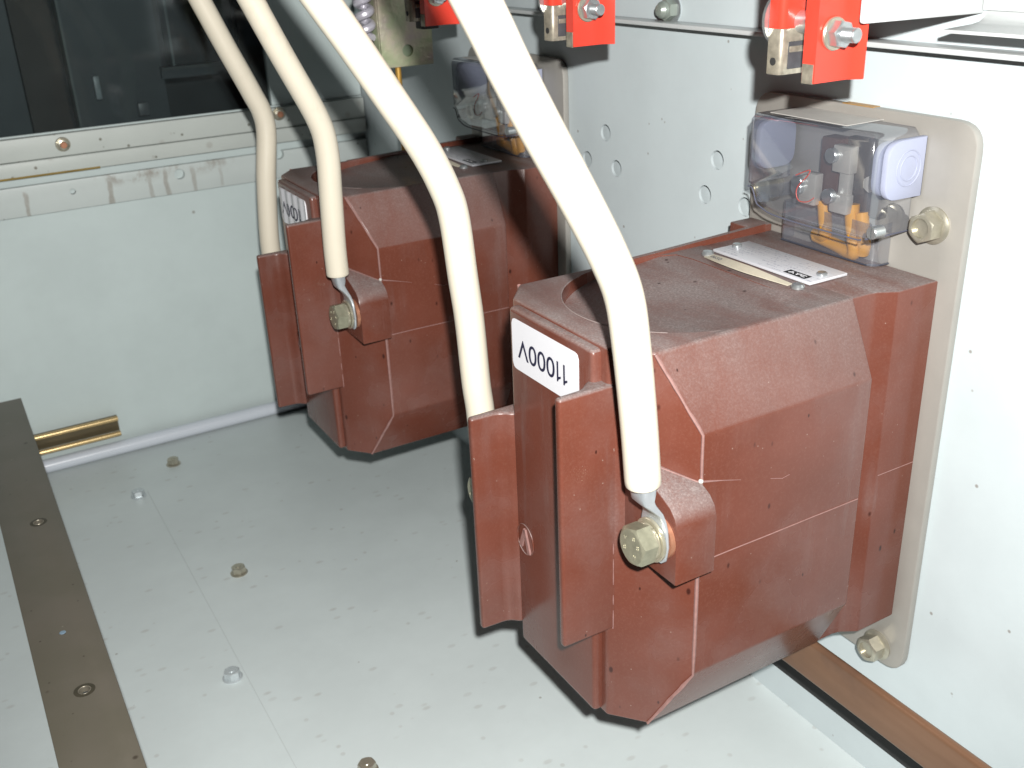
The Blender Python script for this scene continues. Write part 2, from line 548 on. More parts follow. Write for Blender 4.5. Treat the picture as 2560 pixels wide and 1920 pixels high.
def cut(o, bm):
    """boolean difference, baked into the mesh"""
    me = bpy.data.meshes.new('cutter')
    bmesh.ops.recalc_face_normals(bm, faces=bm.faces[:])
    bm.to_mesh(me); bm.free()
    k = bpy.data.objects.new('cutter', me)
    C.objects.link(k)
    k.parent = o.parent
    md = o.modifiers.new('cut', 'BOOLEAN')
    md.operation = 'DIFFERENCE'; md.solver = 'EXACT'; md.object = k
    dg = bpy.context.evaluated_depsgraph_get()
    dg.update()
    old = o.data
    new = bpy.data.meshes.new_from_object(o.evaluated_get(dg))
    o.modifiers.clear()
    new.name = old.name
    mats = [m for m in old.materials]
    o.data = new
    new.materials.clear()
    for m in mats:
        new.materials.append(m)
    bpy.data.objects.remove(k)
    for p in new.polygons:
        p.use_smooth = True
    new.set_sharp_from_angle(angle=math.radians(32))
    return o

def text_mesh(name, body, w, h, fn, depth=0.00015, bold=0.0):
    """lettering fitted to w x h; fn maps (u, v, d) of the text plane to a point"""
    cu = bpy.data.curves.new(name, 'FONT')
    cu.body = body
    cu.extrude = 0.5
    cu.offset = bold
    t = bpy.data.objects.new(name, cu)
    C.objects.link(t)
    dg = bpy.context.evaluated_depsgraph_get()
    dg.update()
    me = bpy.data.meshes.new_from_object(t.evaluated_get(dg))
    bpy.data.objects.remove(t)
    xs = [v.co.x for v in me.vertices]; ys = [v.co.y for v in me.vertices]; zs = [v.co.z for v in me.vertices]
    x0, x1, y0, y1, z0, z1 = min(xs), max(xs), min(ys), max(ys), min(zs), max(zs)
    for v in me.vertices:
        v.co = Vector(fn((v.co.x - x0) / (x1 - x0) * w, (v.co.y - y0) / (y1 - y0) * h, (v.co.z - z0) / (z1 - z0) * depth))
    me.name = name
    return me

def copy_tree(o, parent=None):
    c = o.copy()
    C.objects.link(c)
    if parent is not None:
        c.parent = parent
    for ch in list(o.children):
        copy_tree(ch, c)
    return c

def find(o, name):
    for ch in o.children:
        if ch.name.split('.')[0] == name:
            return ch

def add_hex(bm, axis, origin, af, a0, a1, dome=0.0, rot=0.0):
    """hex prism, af across flats, with the end corners at a0 chamfered to a circle"""
    R = af / math.sqrt(3)
    n = 24
    AXM = AX[axis]; o = Vector(origin)
    def hexr(t):
        k = (t % (math.pi / 3)) - math.pi / 6
        return (af / 2) / math.cos(k)
    sgn = 1 if a1 > a0 else -1
    rings = []
    for (mode, a) in (('c', a0), ('m', a0 + sgn * 0.0), ('h', a0), ('h', a1)):
        ring = []
        for k in range(n):
            t = 2 * math.pi * k / n
            h = hexr(t)
            if mode == 'c':
                r, aa = af / 2 * 0.94, a0
            elif mode == 'm':
                r = (af / 2 * 0.94 + h) / 2; aa = a0 + sgn * (r - af / 2 * 0.94) * 0.45
            elif a == a0:
                r = h; aa = a0 + sgn * (h - af / 2 * 0.94) * 0.55
            else:
                r, aa = h, a1
            ring.append(bm.verts.new(o + AXM @ Vector((r * math.cos(t + rot), r * math.sin(t + rot), aa))))
        rings.append(ring)
    for i in range(len(rings) - 1):
        for k in range(n):
            j = (k + 1) % n
            bm.faces.new((rings[i][k], rings[i][j], rings[i + 1][j], rings[i + 1][k]))
    bm.faces.new(rings[0]); bm.faces.new(rings[-1])
    return bm

# ------------------------------------------------------------------ the cabinet: floor, walls
floor = obj('floor', add_box(B(), -0.62, 0.0, -0.9, FARY + 0.02, FZ - 0.01, FZ), 'floor')
tag(floor, kind='structure')
bm = B()
add_box(bm, -0.3336, -0.3330, -0.1, 0.62, FZ - 0.0002, FZ + 0.0003)
obj('scribed_line', bm, plain('scribe', (0.63, 0.69, 0.69), 0.5), floor)

back = obj('back_wall', add_box(B(), 0.0, 0.002, -0.9, FARY + 0.05, FZ - 0.02, 0.228), 'wall')
bm = B()
for (y, z) in ((.2488, .1431), (.1194, .1431), (.1305, .1176), (.2344, .118), (.0903, .117), (.2742, .1187)):
    add_cyl(bm, 'x', (0, y, z), 0.0064, -0.01, 0.02, 28)
cut(back, bm)
tag(back, kind='structure')
obj('backing_sheet', add_box(B(), 0.0065, 0.008, -0.9, FARY + 0.05, FZ - 0.02, 0.228), 'wall', back)
obj('upper_sheet', add_box(B(), -0.0012, 0.003, -0.9, FARY + 0.05, 0.2285, 0.46), 'wall', back)
obj('wall_rail', add_box(B(), -0.0160, 0.0, -0.9, FARY, 0.2264, 0.2292, 0.0006), 'white', back)

far = obj('far_wall', add_box(B(), -0.62, 0.0, FARY + 0.004, FARY + 0.008, FZ, 0.118), 'wall_far')
tag(far, kind='structure')
band = obj('wall_band', add_box(B(), -0.62, -0.0005, FARY - 0.003, FARY + 0.0038, 0.0385, 0.0690, 0.0012), 'band', far)
bm = B()
add_cyl(bm, 'y', (-0.2205, FARY - 0.02, 0.0590), 0.0056, 0, 0.06, 24)
add_cyl(bm, 'y', (-0.3305, FARY - 0.02, 0.0570), 0.0030, 0, 0.06, 20)
add_cyl(bm, 'y', (-0.108, FARY - 0.02, 0.0650), 0.0056, 0, 0.06, 24)
cut(band, bm)
obj('wall_stile', add_box(B(), -0.1075, -0.0012, FARY + 0.001, FARY + 0.009, 0.1190, 0.46), 'wall_far', far)
obj('wall_upper_sheet', add_box(B(), -0.62, -0.36, FARY + 0.001, FARY + 0.009, 0.30, 0.46), 'wall_far', far)

# bead of lilac enamel along the foot of the far wall
bm = B()
add_tube(bm, [(-0.6, FARY - 0.006, FZ + 0.0075), (-0.3, FARY - 0.006, FZ + 0.0075), (-0.006, FARY - 0.006, FZ + 0.0075)], 0.0078, 20)
tag(obj('pipe', bm, 'lilac'), 'pale lilac enamelled pipe along the foot of the far wall', 'pipe')

obj('painted_busbar_shadow', add_box(B(), -0.0006, 0.0, -0.9, 0.70, -0.2188, -0.2050), 'hole', back)  # thin black strip on the wall, painting the shadow under the copper busbar

# window: frame rails and the pane, with the dark compartment seen through it
wf = empty('window', (-0.36, FARY, 0.10))
def at(o, bm_):            # shift world-coordinates geometry into the frame of an empty
    bmesh.ops.translate(bm_, verts=bm_.verts[:], vec=-o.location)
    return bm_
obj('frame_rail', at(wf, add_box(B(), -0.62, -0.0015, FARY - 0.006, FARY + 0.0035, 0.0945, 0.1165, 0.0008)), 'frame', wf)
obj('frame_lip', at(wf, add_box(B(), -0.62, -0.0015, FARY - 0.0085, FARY + 0.0030, 0.0785, 0.0940, 0.0014)), 'frame', wf)
obj('glass_pane', at(wf, add_box(B(), -0.62, -0.108, FARY + 0.004, FARY + 0.007, 0.1185, 0.46)), 'glass', wf)
for (x, z) in ((-0.3308, 0.1062), (-0.1035, 0.1100)):
    bm = B()
    add_cyl(bm, 'y', (x, FARY - 0.006, z), 0.0072, -0.0015, 0.0005, 24, 0.0004)
    add_hex(bm, 'y', (x, FARY - 0.006, z), 0.0105, -0.0055, -0.0014, rot=0.3)
    nut = obj('frame_nut', at(wf, bm), 'bolt_gold', wf)
    bm = B()
    add_cyl(bm, 'y', (x, FARY - 0.006, z), 0.0034, -0.0075, -0.005, 16, 0.0005)
    obj('screw_end', at(wf, bm), 'pad', nut)
bm = B()
add_box(bm, -0.62, -0.3, FARY - 0.0088, FARY - 0.0078, 0.0781, 0.0800)
obj('rust_line', at(wf, bm), plain('rust_edge', (0.34, 0.23, 0.05), 0.7, var=0.5, nscale=60), wf)
tag(wf, 'dark window with rust stained grey frame in the far wall', 'window')

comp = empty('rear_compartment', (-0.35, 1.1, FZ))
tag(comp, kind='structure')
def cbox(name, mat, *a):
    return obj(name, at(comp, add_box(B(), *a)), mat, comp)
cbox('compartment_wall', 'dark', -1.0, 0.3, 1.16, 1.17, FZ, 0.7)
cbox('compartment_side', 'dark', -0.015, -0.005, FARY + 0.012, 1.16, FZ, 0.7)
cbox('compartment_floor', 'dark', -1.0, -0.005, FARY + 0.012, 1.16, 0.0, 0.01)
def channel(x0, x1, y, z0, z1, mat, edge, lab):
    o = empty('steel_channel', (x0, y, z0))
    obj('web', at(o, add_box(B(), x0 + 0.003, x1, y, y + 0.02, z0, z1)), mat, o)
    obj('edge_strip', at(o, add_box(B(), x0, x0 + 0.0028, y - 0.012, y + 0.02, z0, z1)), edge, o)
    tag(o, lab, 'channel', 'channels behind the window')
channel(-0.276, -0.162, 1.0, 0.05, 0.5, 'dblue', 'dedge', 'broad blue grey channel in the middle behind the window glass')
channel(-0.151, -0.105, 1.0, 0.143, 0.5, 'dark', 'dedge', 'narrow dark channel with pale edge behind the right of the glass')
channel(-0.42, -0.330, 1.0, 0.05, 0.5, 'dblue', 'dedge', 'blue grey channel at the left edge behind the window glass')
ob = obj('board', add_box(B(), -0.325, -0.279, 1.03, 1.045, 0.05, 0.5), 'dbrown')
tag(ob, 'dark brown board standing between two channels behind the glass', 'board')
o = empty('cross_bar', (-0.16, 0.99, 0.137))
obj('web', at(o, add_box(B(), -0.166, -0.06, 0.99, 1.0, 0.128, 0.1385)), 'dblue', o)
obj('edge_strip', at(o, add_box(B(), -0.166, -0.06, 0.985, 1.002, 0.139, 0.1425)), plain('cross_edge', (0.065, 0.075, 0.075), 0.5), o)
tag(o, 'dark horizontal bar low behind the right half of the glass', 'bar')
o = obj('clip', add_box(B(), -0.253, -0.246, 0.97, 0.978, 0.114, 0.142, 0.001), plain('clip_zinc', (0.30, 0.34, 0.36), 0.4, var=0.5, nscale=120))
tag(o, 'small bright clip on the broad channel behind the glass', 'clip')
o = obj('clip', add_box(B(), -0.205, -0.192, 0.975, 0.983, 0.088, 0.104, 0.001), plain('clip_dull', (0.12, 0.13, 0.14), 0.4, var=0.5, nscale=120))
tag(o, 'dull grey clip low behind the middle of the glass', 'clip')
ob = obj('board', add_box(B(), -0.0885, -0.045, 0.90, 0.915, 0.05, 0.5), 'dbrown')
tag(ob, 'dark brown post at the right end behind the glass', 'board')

# ------------------------------------------------------------------ current transformers
LE = 0.2107
def end_pt(u, v, d):
    return (-LE - d, u, v)

def make_transformer():
    t = empty('current_transformer', (0, 0, 0))
    # -- body with its chamfers
    xe, ye = 0.2055, 0.0436
    pts = []
    for sy in (1, -1):
        for sz in (1, -1):
            pts += [(-xe, sy * ye, sz * H), (-0.1906, sy * 0.0614, sz * H), (-0.1755, sy * 0.0794, sz * 0.0704),
                    (-0.0622, sy * 0.0614, sz * H), (-0.0622, sy * 0.0794, sz * 0.0704)]
    body = obj('body', add_hull(B(), pts, 0.0014, 3), 'resin', t)
    bm = B()                                     # round recess in the top, deep at the front, running out to the rear
    out = []                                    # outline (x, y) and floor point (inset on the near side)
    r = 0.0578
    for k in range(41):
        a = math.pi / 2 + math.pi * k / 40
        out.append((-0.1335 + r * math.cos(a), r * math.sin(a)))
    out += [(-0.118, -0.0576), (-0.104, -0.0570), (-0.093, -0.0545), (-0.0865, -0.0480), (-0.0850, -0.030), (-0.0850, 0.0), (-0.0850, 0.040), (-0.0870, 0.0525), (-0.096, 0.0572), (-0.116, 0.0577)]
    lo, hi = [], []
    for x, y in out:
        q = min(1.0, max(0.0, (-x - 0.096) / 0.078))
        dep = 0.0004 + 0.0014 * min(1.0, max(0.0, (-x - 0.086) / 0.03)) + 0.0072 * q ** 1.2
        ins = 0.010 * min(1.0, max(0.0, (x + 0.172) / 0.03)) if y < -0.02 else 0.0
        lo.append(bm.verts.new((x, y + ins, H - dep)))
        hi.append((x, y))
    mid = [bm.verts.new((x, y, H)) for x, y in hi]
    hi = [bm.verts.new((x, y, H + 0.02)) for x, y in hi]
    n = len(out)
    fl_ = [bm.faces.new(lo)]; bm.faces.new(hi)
    for A_, B_ in ((lo, mid), (mid, hi)):
        for k in range(n):
            j = (k + 1) % n
            bm.faces.new((A_[k], A_[j], B_[j], B_[k]))
    bmesh.ops.triangulate(bm, faces=fl_)
    cut(body, bm)
    bm = B()
    add_tube(bm, [(-0.1335 + 0.0580 * math.cos(math.pi * (0.62 + 0.66 * k / 30)), 0.0580 * math.sin(math.pi * (0.62 + 0.66 * k / 30)), H - 0.00005) for k in range(31)], 0.00032, 6)
    obj('recess_rim', bm, plain('dust_on_rim', (0.26, 0.21, 0.20), 0.8, 0, 0.4, 300), t)
    # -- rear flange against the plate
    half = [(-0.080, 0.0611), (-0.0500, 0.0611), (-0.0450, 0.0622), (-0.0365, 0.0672), (-0.0352, 0.0678), (-0.0057, 0.0678)]
    poly = [(x, -y) for x, y in half] + [(x, y) for x, y in reversed(half)]
    obj('rear_flange', add_prism(B(), poly, 'z', -H + 0.0004, H - 0.0004, 0.0008), 'resin', t)
    # raised lip and tab on the far side of the top
    bm = B()
    vs = []
    for (x, h) in ((-0.140, 0.0004), (-0.085, 0.0020), (-0.012, 0.0046)):
        vs.append([bm.verts.new(p) for p in ((x, 0.0575, H - 0.001), (x, 0.0578, H + h), (x, 0.0612, H + h), (x, 0.0614, H - 0.001))])
    for i in range(2):
        for k in range(4):
            bm.faces.new((vs[i][k], vs[i][(k + 1) % 4], vs[i + 1][(k + 1) % 4], vs[i + 1][k]))
    bm.faces.new(vs[0]); bm.faces.new(vs[-1])
    obj('edge_lip', bm, 'resin', t)
    obj('edge_tab', add_box(B(), -0.0245, -0.0060, 0.0580, 0.0770, 0.06, H + 0.0042, 0.0012), 'resin', t)
    # -- proud end cap with rounded edges
    bm = B()
    poly = rounded([(-0.0392, -0.1090), (0.0392, -0.1090), (0.0392, 0.1082), (-0.0392, 0.1082)], 0.003, 3)
    add_prism(bm, poly, 'x', -LE, -0.2035, 0.0022, 3)
    obj('end_cap', bm, 'resin', t)
    # -- barrier fins
    bm = B()
    poly = rounded([(-0.2342, -0.0464), (-0.190, -0.0470), (-0.190, -0.0340), (-0.2112, -0.0345), (-0.2185, -0.0412), (-0.2342, -0.0418)], [0.0018, 0, 0, 0.003, 0.004, 0.0018], 4)
    add_prism(bm, poly, 'z', -0.0502, 0.0918, 0.0019, 3)
    obj('barrier_fin', bm, 'resin', t)
    bm = B()
    poly = rounded([(-0.2342, 0.0496), (-0.190, 0.0500), (-0.190, 0.0360), (-0.2112, 0.0385), (-0.2165, 0.0440), (-0.2342, 0.0449)], [0.0018, 0, 0, 0.003, 0.004, 0.0018], 4)
    add_prism(bm, poly, 'z', -0.0970, 0.0452, 0.0019, 3)
    obj('barrier_fin', bm, 'resin', t)
    # -- terminal bosses, bolts, washers
    prof = [(-0.050, 0.0016), (-0.0912, 0.0016), (-0.0915, 0.0320), (-0.0898, 0.0378), (-0.0860, 0.0420), (-0.080, 0.0450), (-0.050, 0.0570)]
    for s in (1, -1):
        pr = [(s * y, s * z) for y, z in prof]
        boss = obj('terminal_boss', add_prism(B(), pr, 'x', -0.1995, -0.1752, 0.0009), 'resin', t)
        yb, zb = -0.0797 * s, 0.0240 * s
        bm = B(); add_cyl(bm, 'x', (0, yb, zb), 0.0112, -0.2019, -0.1990, 32)
        obj('contact_pad', bm, 'pad', boss)
        bm = B(); add_hex(bm, 'x', (0, yb, zb), 0.0182, -0.2172, -0.2086, rot=0.26)
        bolt = obj('terminal_bolt', bm, 'bolt', t, 24)
        bm = B(); add_cyl(bm, 'x', (0, yb, zb), 0.0094, -0.2087, -0.2066, 32, 0.0003)
        w = obj('spring_washer', bm, 'washer', bolt)
        bm = B(); add_box(bm, -0.2089, -0.2064, yb - 0.0012 - 0.003, yb - 0.003, zb + 0.004, zb + 0.012)
        cut(w, bm)
        bm = B(); add_cyl(bm, 'x', (0, yb, zb), 0.0112, -0.2064, -0.2046, 32, 0.0003)
        obj('flat_washer', bm, 'washer', bolt)
        marks = (('8', 70), ('8', 20), ('V', 150), ('B', 205), ('n', 300))
        for ch, ang in marks:
            a = math.radians(ang)
            cu, cv = yb - 0.0054 * math.cos(a), zb + 0.0054 * math.sin(a)
            me = text_mesh('head_mark', ch, 0.0018, 0.0024, lambda u, v, d, cu=cu, cv=cv: (-0.2171 - d, cu - u + 0.0009, cv + v - 0.0012), 0.0003)
            mesh_obj('head_mark', me, 'washer', bolt, 0)
    # -- pale mould seams along the front ridge and the parting line
    e = 0.0002
    for s in (-1, 1):
        bm = B()
        path = [(-0.1906 - e, s * (0.0614 + e), H - 0.0007), (-0.1755 - e, s * (0.0794 + e), 0.0704 + e), (-0.1755 - e, s * (0.0794 + e), -0.0704 - e),
                (-0.1906 - e, s * (0.0614 + e), -H + 0.0007)]
        full = []
        for a, b in zip(path, path[1:]):
            for k in range(10):
                q = Vector(a).lerp(Vector(b), k / 10)
                full.append(q + Vector((random.uniform(-1, 1), random.uniform(-1, 1), 0)) * 0.00018)
        full.append(Vector(path[-1]))
        add_tube(bm, full, [0.00085 + random.uniform(-0.00022, 0.00028) for _ in full], 6)
        obj('mould_seam', bm, 'seam', t)
        bm = B()
        add_tube(bm, [(-0.1755 + k * 0.0112, s * 0.07945, -0.0008 + random.uniform(-1, 1) * 0.00008) for k in range(11)], 0.00034, 6)
        obj('parting_line', bm, 'seam', t)
        bm = B()
        add_tube(bm, [(-0.0349 + k * 0.0058, s * 0.0678, -0.0008) for k in range(6)], 0.00030, 6)
        obj('parting_line', bm, 'seam', t)
    bm = B()
    bmesh.ops.create_icosphere(bm, subdivisions=2, radius=0.0013)
    bmesh.ops.translate(bm, verts=bm.verts[:], vec=(-0.1760, -0.0797, 0.0462))
    obj('resin_bead', bm, 'paper', t)
    bm = B()
    add_tube(bm, [(-0.1740 + 0.012 * k, -0.07945, 0.0455 - 0.0035 * k + random.uniform(-1, 1) * 0.0002) for k in range(3)], [0.00060, 0.00025, 0.00010], 5)
    obj('scratch', bm, 'seam', t)
    bm = B()
    add_tube(bm, [(-0.130, -0.07942, 0.0330), (-0.122, -0.07942, 0.0305), (-0.117, -0.07942, 0.0312)], 0.00016, 5)
    obj('scratch', bm, 'seam', t)
    bm = B()
    add_tube(bm, [(-0.1990, -0.0534, 0.0556), (-0.1905, -0.0632, 0.0517), (-0.1830, -0.0716, 0.0483), (-0.1758, -0.0797, 0.0452)], 0.0004, 5)
    obj('joint_line', bm, 'seam', t)
    bm = B()
    add_tube(bm, [(-0.20355, -0.0466, -0.0497 + 0.0045 * k + random.uniform(-1, 1) * 0.0003) for k in range(13)], [0.0003 + random.uniform(-0.0002, 0.00025) for k in range(13)], 5)
    obj('joint_line', bm, 'seam', t)
    # -- 11000V sticker, upside down on the end cap
    stick = empty('voltage_label', (0, 0, 0))
    # (built below for each transformer: one lies flat, one is wrinkled)
    stick.parent = t
    # -- moulded emblem: ring with a two-stroke peak
    bm = B()
    ring = []
    for k in range(33):
        a = 2 * math.pi * k / 32
        ring.append((-LE - 0.0002, 0.0300 + 0.0088 * math.cos(a), -0.0330 + 0.0098 * math.sin(a)))
    add_tube(bm, ring, 0.00045, 6)
    emb = obj('emblem_ring', bm, 'resin', t)
    bm = B()
    for y1, z1 in ((0.0343, -0.0385), (0.0252, -0.0405)):
        d = Vector((0, y1 - 0.0297, z1 + 0.0258)); d.normalize(); p = Vector((0, -d.z, d.y)) * 0.0009
        a = Vector((-LE, 0.0297, -0.0258)); b = Vector((-LE, y1, z1))
        q = [a + p, a - p, b - p * 1.6, b + p * 1.6]
        lo = [bm.verts.new(v + Vector((0.0005, 0, 0))) for v in q]; hi = [bm.verts.new(v - Vector((0.0012, 0, 0))) for v in q]
        bm.faces.new(lo); bm.faces.new(hi)
        for k in range(4):
            bm.faces.new((lo[k], lo[(k + 1) % 4], hi[(k + 1) % 4], hi[k]))
    obj('emblem_stroke', bm, 'seam', emb)
    # -- nameplate on the top
    zt = H + 0.0004
    plate = obj('nameplate', add_box(B(), -0.0672, -0.0390, -0.0352, 0.0430, zt, zt + 0.0016, 0.0003), 'nameplate', t)
    for (x, y) in ((-0.0530, 0.0380), (-0.0530, -0.0300)):
        bm = B(); add_cyl(bm, 'z', (x, y, zt), 0.0029, 0.0012, 0.0036, 20, 0.0006)
        s_ = obj('plate_screw', bm, 'bolt_silver', plate)
    bm = B(); add_box(bm, -0.0650, -0.0592, -0.0290, -0.0130, zt + 0.0016, zt + 0.00175)
    lg = obj('printed_logo', bm, 'black', plate)
    me = text_mesh('logo_letters', 'AYC', 0.0120, 0.0026, lambda u, v, d: (-0.0634 + v, -0.0150 - u, zt + 0.00172 + d), 0.0002)
    mesh_obj('logo_letters', me, 'sticker', lg, 0)
    for (x, y) in ((-0.0738, 0.0400), (-0.0748, -0.0342)):
        bm = B(); add_lathe(bm, [(0.0036, 0.0), (0.0037, 0.0012), (0.0028, 0.0024), (0.001, 0.0029)], 'z', (x, y, H + 0.0003), 20)
        obj('seal_screw', bm, 'bolt_silver', t)
    bm = B()                                     # bowed yellowed strip between the two seal screws
    rows = []
    for k in range(17):
        q = k / 16
        y = 0.0385 - q * 0.0665
        bow = math.sin(math.pi * q)
        w = 0.0068 * (1 - 0.55 * max(0, q - 0.6) / 0.4)
        x = -0.0745 - 0.0060 * bow
        z = H + 0.0008 + 0.0022 * bow
        rows.append((bm.verts.new((x - w / 2, y, z - 0.0003)), bm.verts.new((x + w / 2, y, z + 0.0012 * bow)),
                     bm.verts.new((x + w / 2, y, z + 0.0012 * bow - 0.0004)), bm.verts.new((x - w / 2, y, z - 0.0007))))
    for a, b in zip(rows, rows[1:]):
        for k in range(4):
            bm.faces.new((a[k], a[(k + 1) % 4], b[(k + 1) % 4], b[k]))
    bm.faces.new(rows[0]); bm.faces.new(rows[-1])
    strip = obj('seal_strip', bm, 'tape', t)
    def on_strip(u, v, d):
        y = 0.0345 - u; q = (0.0385 - y) / 0.0665; bow = math.sin(math.pi * q)
        f = 0.3 + v / 0.0042 * 0.4
        return (-0.0745 - 0.0060 * bow + 0.0068 * (f - 0.5), y, H + 0.0008 + 0.0022 * bow - 0.0003 + f * (0.0003 + 0.0012 * bow) + 0.0001 + d)
    me = text_mesh('stamped_digits', '0650', 0.0120, 0.0042, on_strip, 0.00012)
    mesh_obj('stamped_digits', me, plain('faded_ink', (0.16, 0.16, 0.17), 0.6), strip, 0)
    # -- steel mounting plate
    bm = B()
    poly = rounded([(-0.0800, -0.1490), (0.0800, -0.1490), (0.0800, 0.1938), (-0.0800, 0.1938)], 0.015, 6)
    add_prism(bm, poly, 'x', -0.0056, -0.0001, 0.0010, 2)
    mp = obj('mounting_plate', bm, 'zincplate', t)
    bm = B(); add_box(bm, -0.0057, 0.0, -0.012, 0.010, 0.19365, 0.1941)
    obj('amber_mark', bm, 'yellowglue', mp)
    for (y, z) in ((-0.0605, 0.1385), (-0.0602, -0.1370), (0.0605, -0.1370), (0.0605, 0.1385)):
        bm = B()
        add_lathe(bm, [(0.0100, 0.0), (0.0102, 0.0012), (0.0090, 0.0020), (0.0080, 0.0024)], 'x', (-0.0056, y, z), 32)
        bmesh.ops.transform(bm, matrix=Matrix.Translation((-0.0056, y, z)) @ Matrix.Diagonal((-1, 1, 1, 1)) @ Matrix.Translation((0.0056, -y, -z)), verts=bm.verts[:])
        fb = obj('flange_bolt', bm, 'bolt_gold', mp, 24)
        bm = B()
        add_hex(bm, 'x', (0, y, z), 0.0146, -0.0165, -0.0078, rot=0.1)
        hd = obj('bolt_head', bm, 'bolt_gold', fb, 24)
        bm = B()
        add_cyl(bm, 'x', (0, y, z), 0.0052, -0.0200, -0.0146, 24)
        cut(hd, bm)
    # -- smoky clear terminal box
    prof = [(-0.0462, 0.1332), (-0.0380, 0.1325), (0.0170, 0.1326), (0.0325, 0.1355), (0.0365, 0.1380), (0.0400, 0.1450), (0.0455, 0.1462), (0.0462, 0.1480), (0.0462, 0.1850),
            (0.0430, 0.1882), (-0.0430, 0.1882), (-0.0462, 0.1850)]
    bm = B()
    add_prism(bm, prof, 'x', -0.0412, -0.0058, 0.0032, 4)
    # keep it a shell: open at the back and underneath
    kill = [f for f in bm.faces if f.calc_center_median().x > -0.0066 or (f.normal.z < -0.75 and f.calc_center_median().z < 0.150)]
    bmesh.ops.recalc_face_normals(bm, faces=bm.faces[:])
    kill = [f for f in bm.faces if f.calc_center_median().x > -0.0066 or (f.normal.z < -0.75 and f.calc_center_median().z < 0.1465)]
    bmesh.ops.delete(bm, geom=kill, context='FACES')
    cover = obj('terminal_cover', bm, 'clear', t, 50)
    bm = B()
    rim = [(-0.0415, y, z) for y, z in (( -0.0440, 0.1334), (-0.0380, 0.1325), (0.0170, 0.1326), (0.0325, 0.1355), (0.0365, 0.1380), (0.0400, 0.1450), (0.0440, 0.1460))]
    add_tube(bm, catmull(rim, 5), 0.00045, 6)
    add_tube(bm, [(-0.0405, -0.0460, 0.1336), (-0.0300, -0.0464, 0.1330), (-0.0070, -0.0464, 0.1330)], 0.00045, 6)
    obj('cover_rim', bm, plain('rim_plastic', (0.12, 0.125, 0.17), 0.25), cover)
    bm = B()
    poly = rounded([(-0.0180, -0.0340), (-0.0058, -0.0340), (-0.0058, 0.0390), (-0.0180, 0.0390)], [0.012, 0, 0, 0.004], 6)
    add_prism(bm, poly, 'z', H + 0.0004, 0.1345, 0.0)
    bmesh.ops.recalc_face_normals(bm, faces=bm.faces[:])
    bmesh.ops.delete(bm, geom=[f for f in bm.faces if abs(f.normal.z) > 0.9 or f.normal.x > 0.9], context='FACES')
    obj('terminal_base', bm, 'clear', t, 50)
    bm = B()
    rr = [(-0.0182, 0.0370), (-0.0182, -0.0225), (-0.0165, -0.0295), (-0.0120, -0.0338), (-0.0060, -0.0344)]
    add_tube(bm, catmull([(x, y, H + 0.0009) for x, y in rr], 5), 0.0006, 6)
    obj('base_rim', bm, plain('rim_dark', (0.05, 0.055, 0.075), 0.3), t)
    bm = B()
    add_box(bm, -0.0335, -0.0040, -0.0200, 0.0375, 0.18835, 0.18865)
    obj('cover_sticker', bm, 'paper', cover)
    for s in (-1, 1):
        bm = B()
        poly = rounded([(-0.0345, 0.1530), (-0.0060, 0.1525), (-0.0060, 0.1842), (-0.0345, 0.1842)], [0.009, 0.0005, 0.0005, 0.010], 6)
        add_prism(bm, poly, 'y', s * 0.0466, s * 0.0505, 0.0008)
        g = obj('grommet_cap', bm, 'grommet', cover)
        bm = B()
        poly = rounded([(-0.0360, 0.1545), (-0.0075, 0.1545), (-0.0075, 0.1830), (-0.0360, 0.1830)], 0.009, 6)
        add_prism(bm, poly, 'y', s * 0.0415, s * 0.0459, 0.0008)
        obj('inner_collar', bm, 'grommet', g)
        for r in (0.0062, 0.0090):
            bm = B()
            add_tube(bm, [(-0.0185 + r * math.cos(2 * math.pi * k / 28), s * 0.0505, 0.1690 + r * 1.05 * math.sin(2 * math.pi * k / 28)) for k in range(29)], 0.00042, 6)
            obj('moulded_ring', bm, 'grommet', g)
    bm = B()
    add_cyl(bm, 'x', (0, -0.0510, 0.1383), 0.0034, -0.0425, -0.0345, 20, 0.0004)
    sc = obj('cover_screw', bm, 'bolt_silver', cover)
    cut(sc, add_box(B(), -0.0430, -0.0412, -0.0514, -0.0506, 0.130, 0.145))
    bm = B()
    add_lathe(bm, [(0.0042, 0.0), (0.0035, 0.003), (0.0015, 0.0045)], 'z', (-0.038, 0.0345, 0.1385), 16)
    obj('cover_screw', bm, 'clear', cover)
    pts = [(0.0064, 0.1587), (0.0009, 0.1614), (-0.0041, 0.1633), (-0.0022, 0.1595), (0.003, 0.1544), (0.005, 0.1504), (0.0041, 0.1463), (0.001, 0.1448), (-0.0046, 0.1459), (-0.0085, 0.1488)]
    bm = B()
    add_tube(bm, catmull([(-0.0413, y, z) for y, z in pts], 4), 0.00028, 5)
    obj('pen_mark', bm, 'pen', cover)
    # inside: block, straps, screws, orange leads
    tb = obj('terminal_block', add_box(B(), -0.0165, -0.0058, -0.0020, 0.0130, 0.1340, 0.1765, 0.0012), 'block', t)
    obj('block_wing', add_box(B(), -0.0120, -0.0058, -0.0300, -0.0022, 0.1360, 0.1780, 0.001), plain('dark_wing', (0.07, 0.06, 0.055), 0.5), tb)
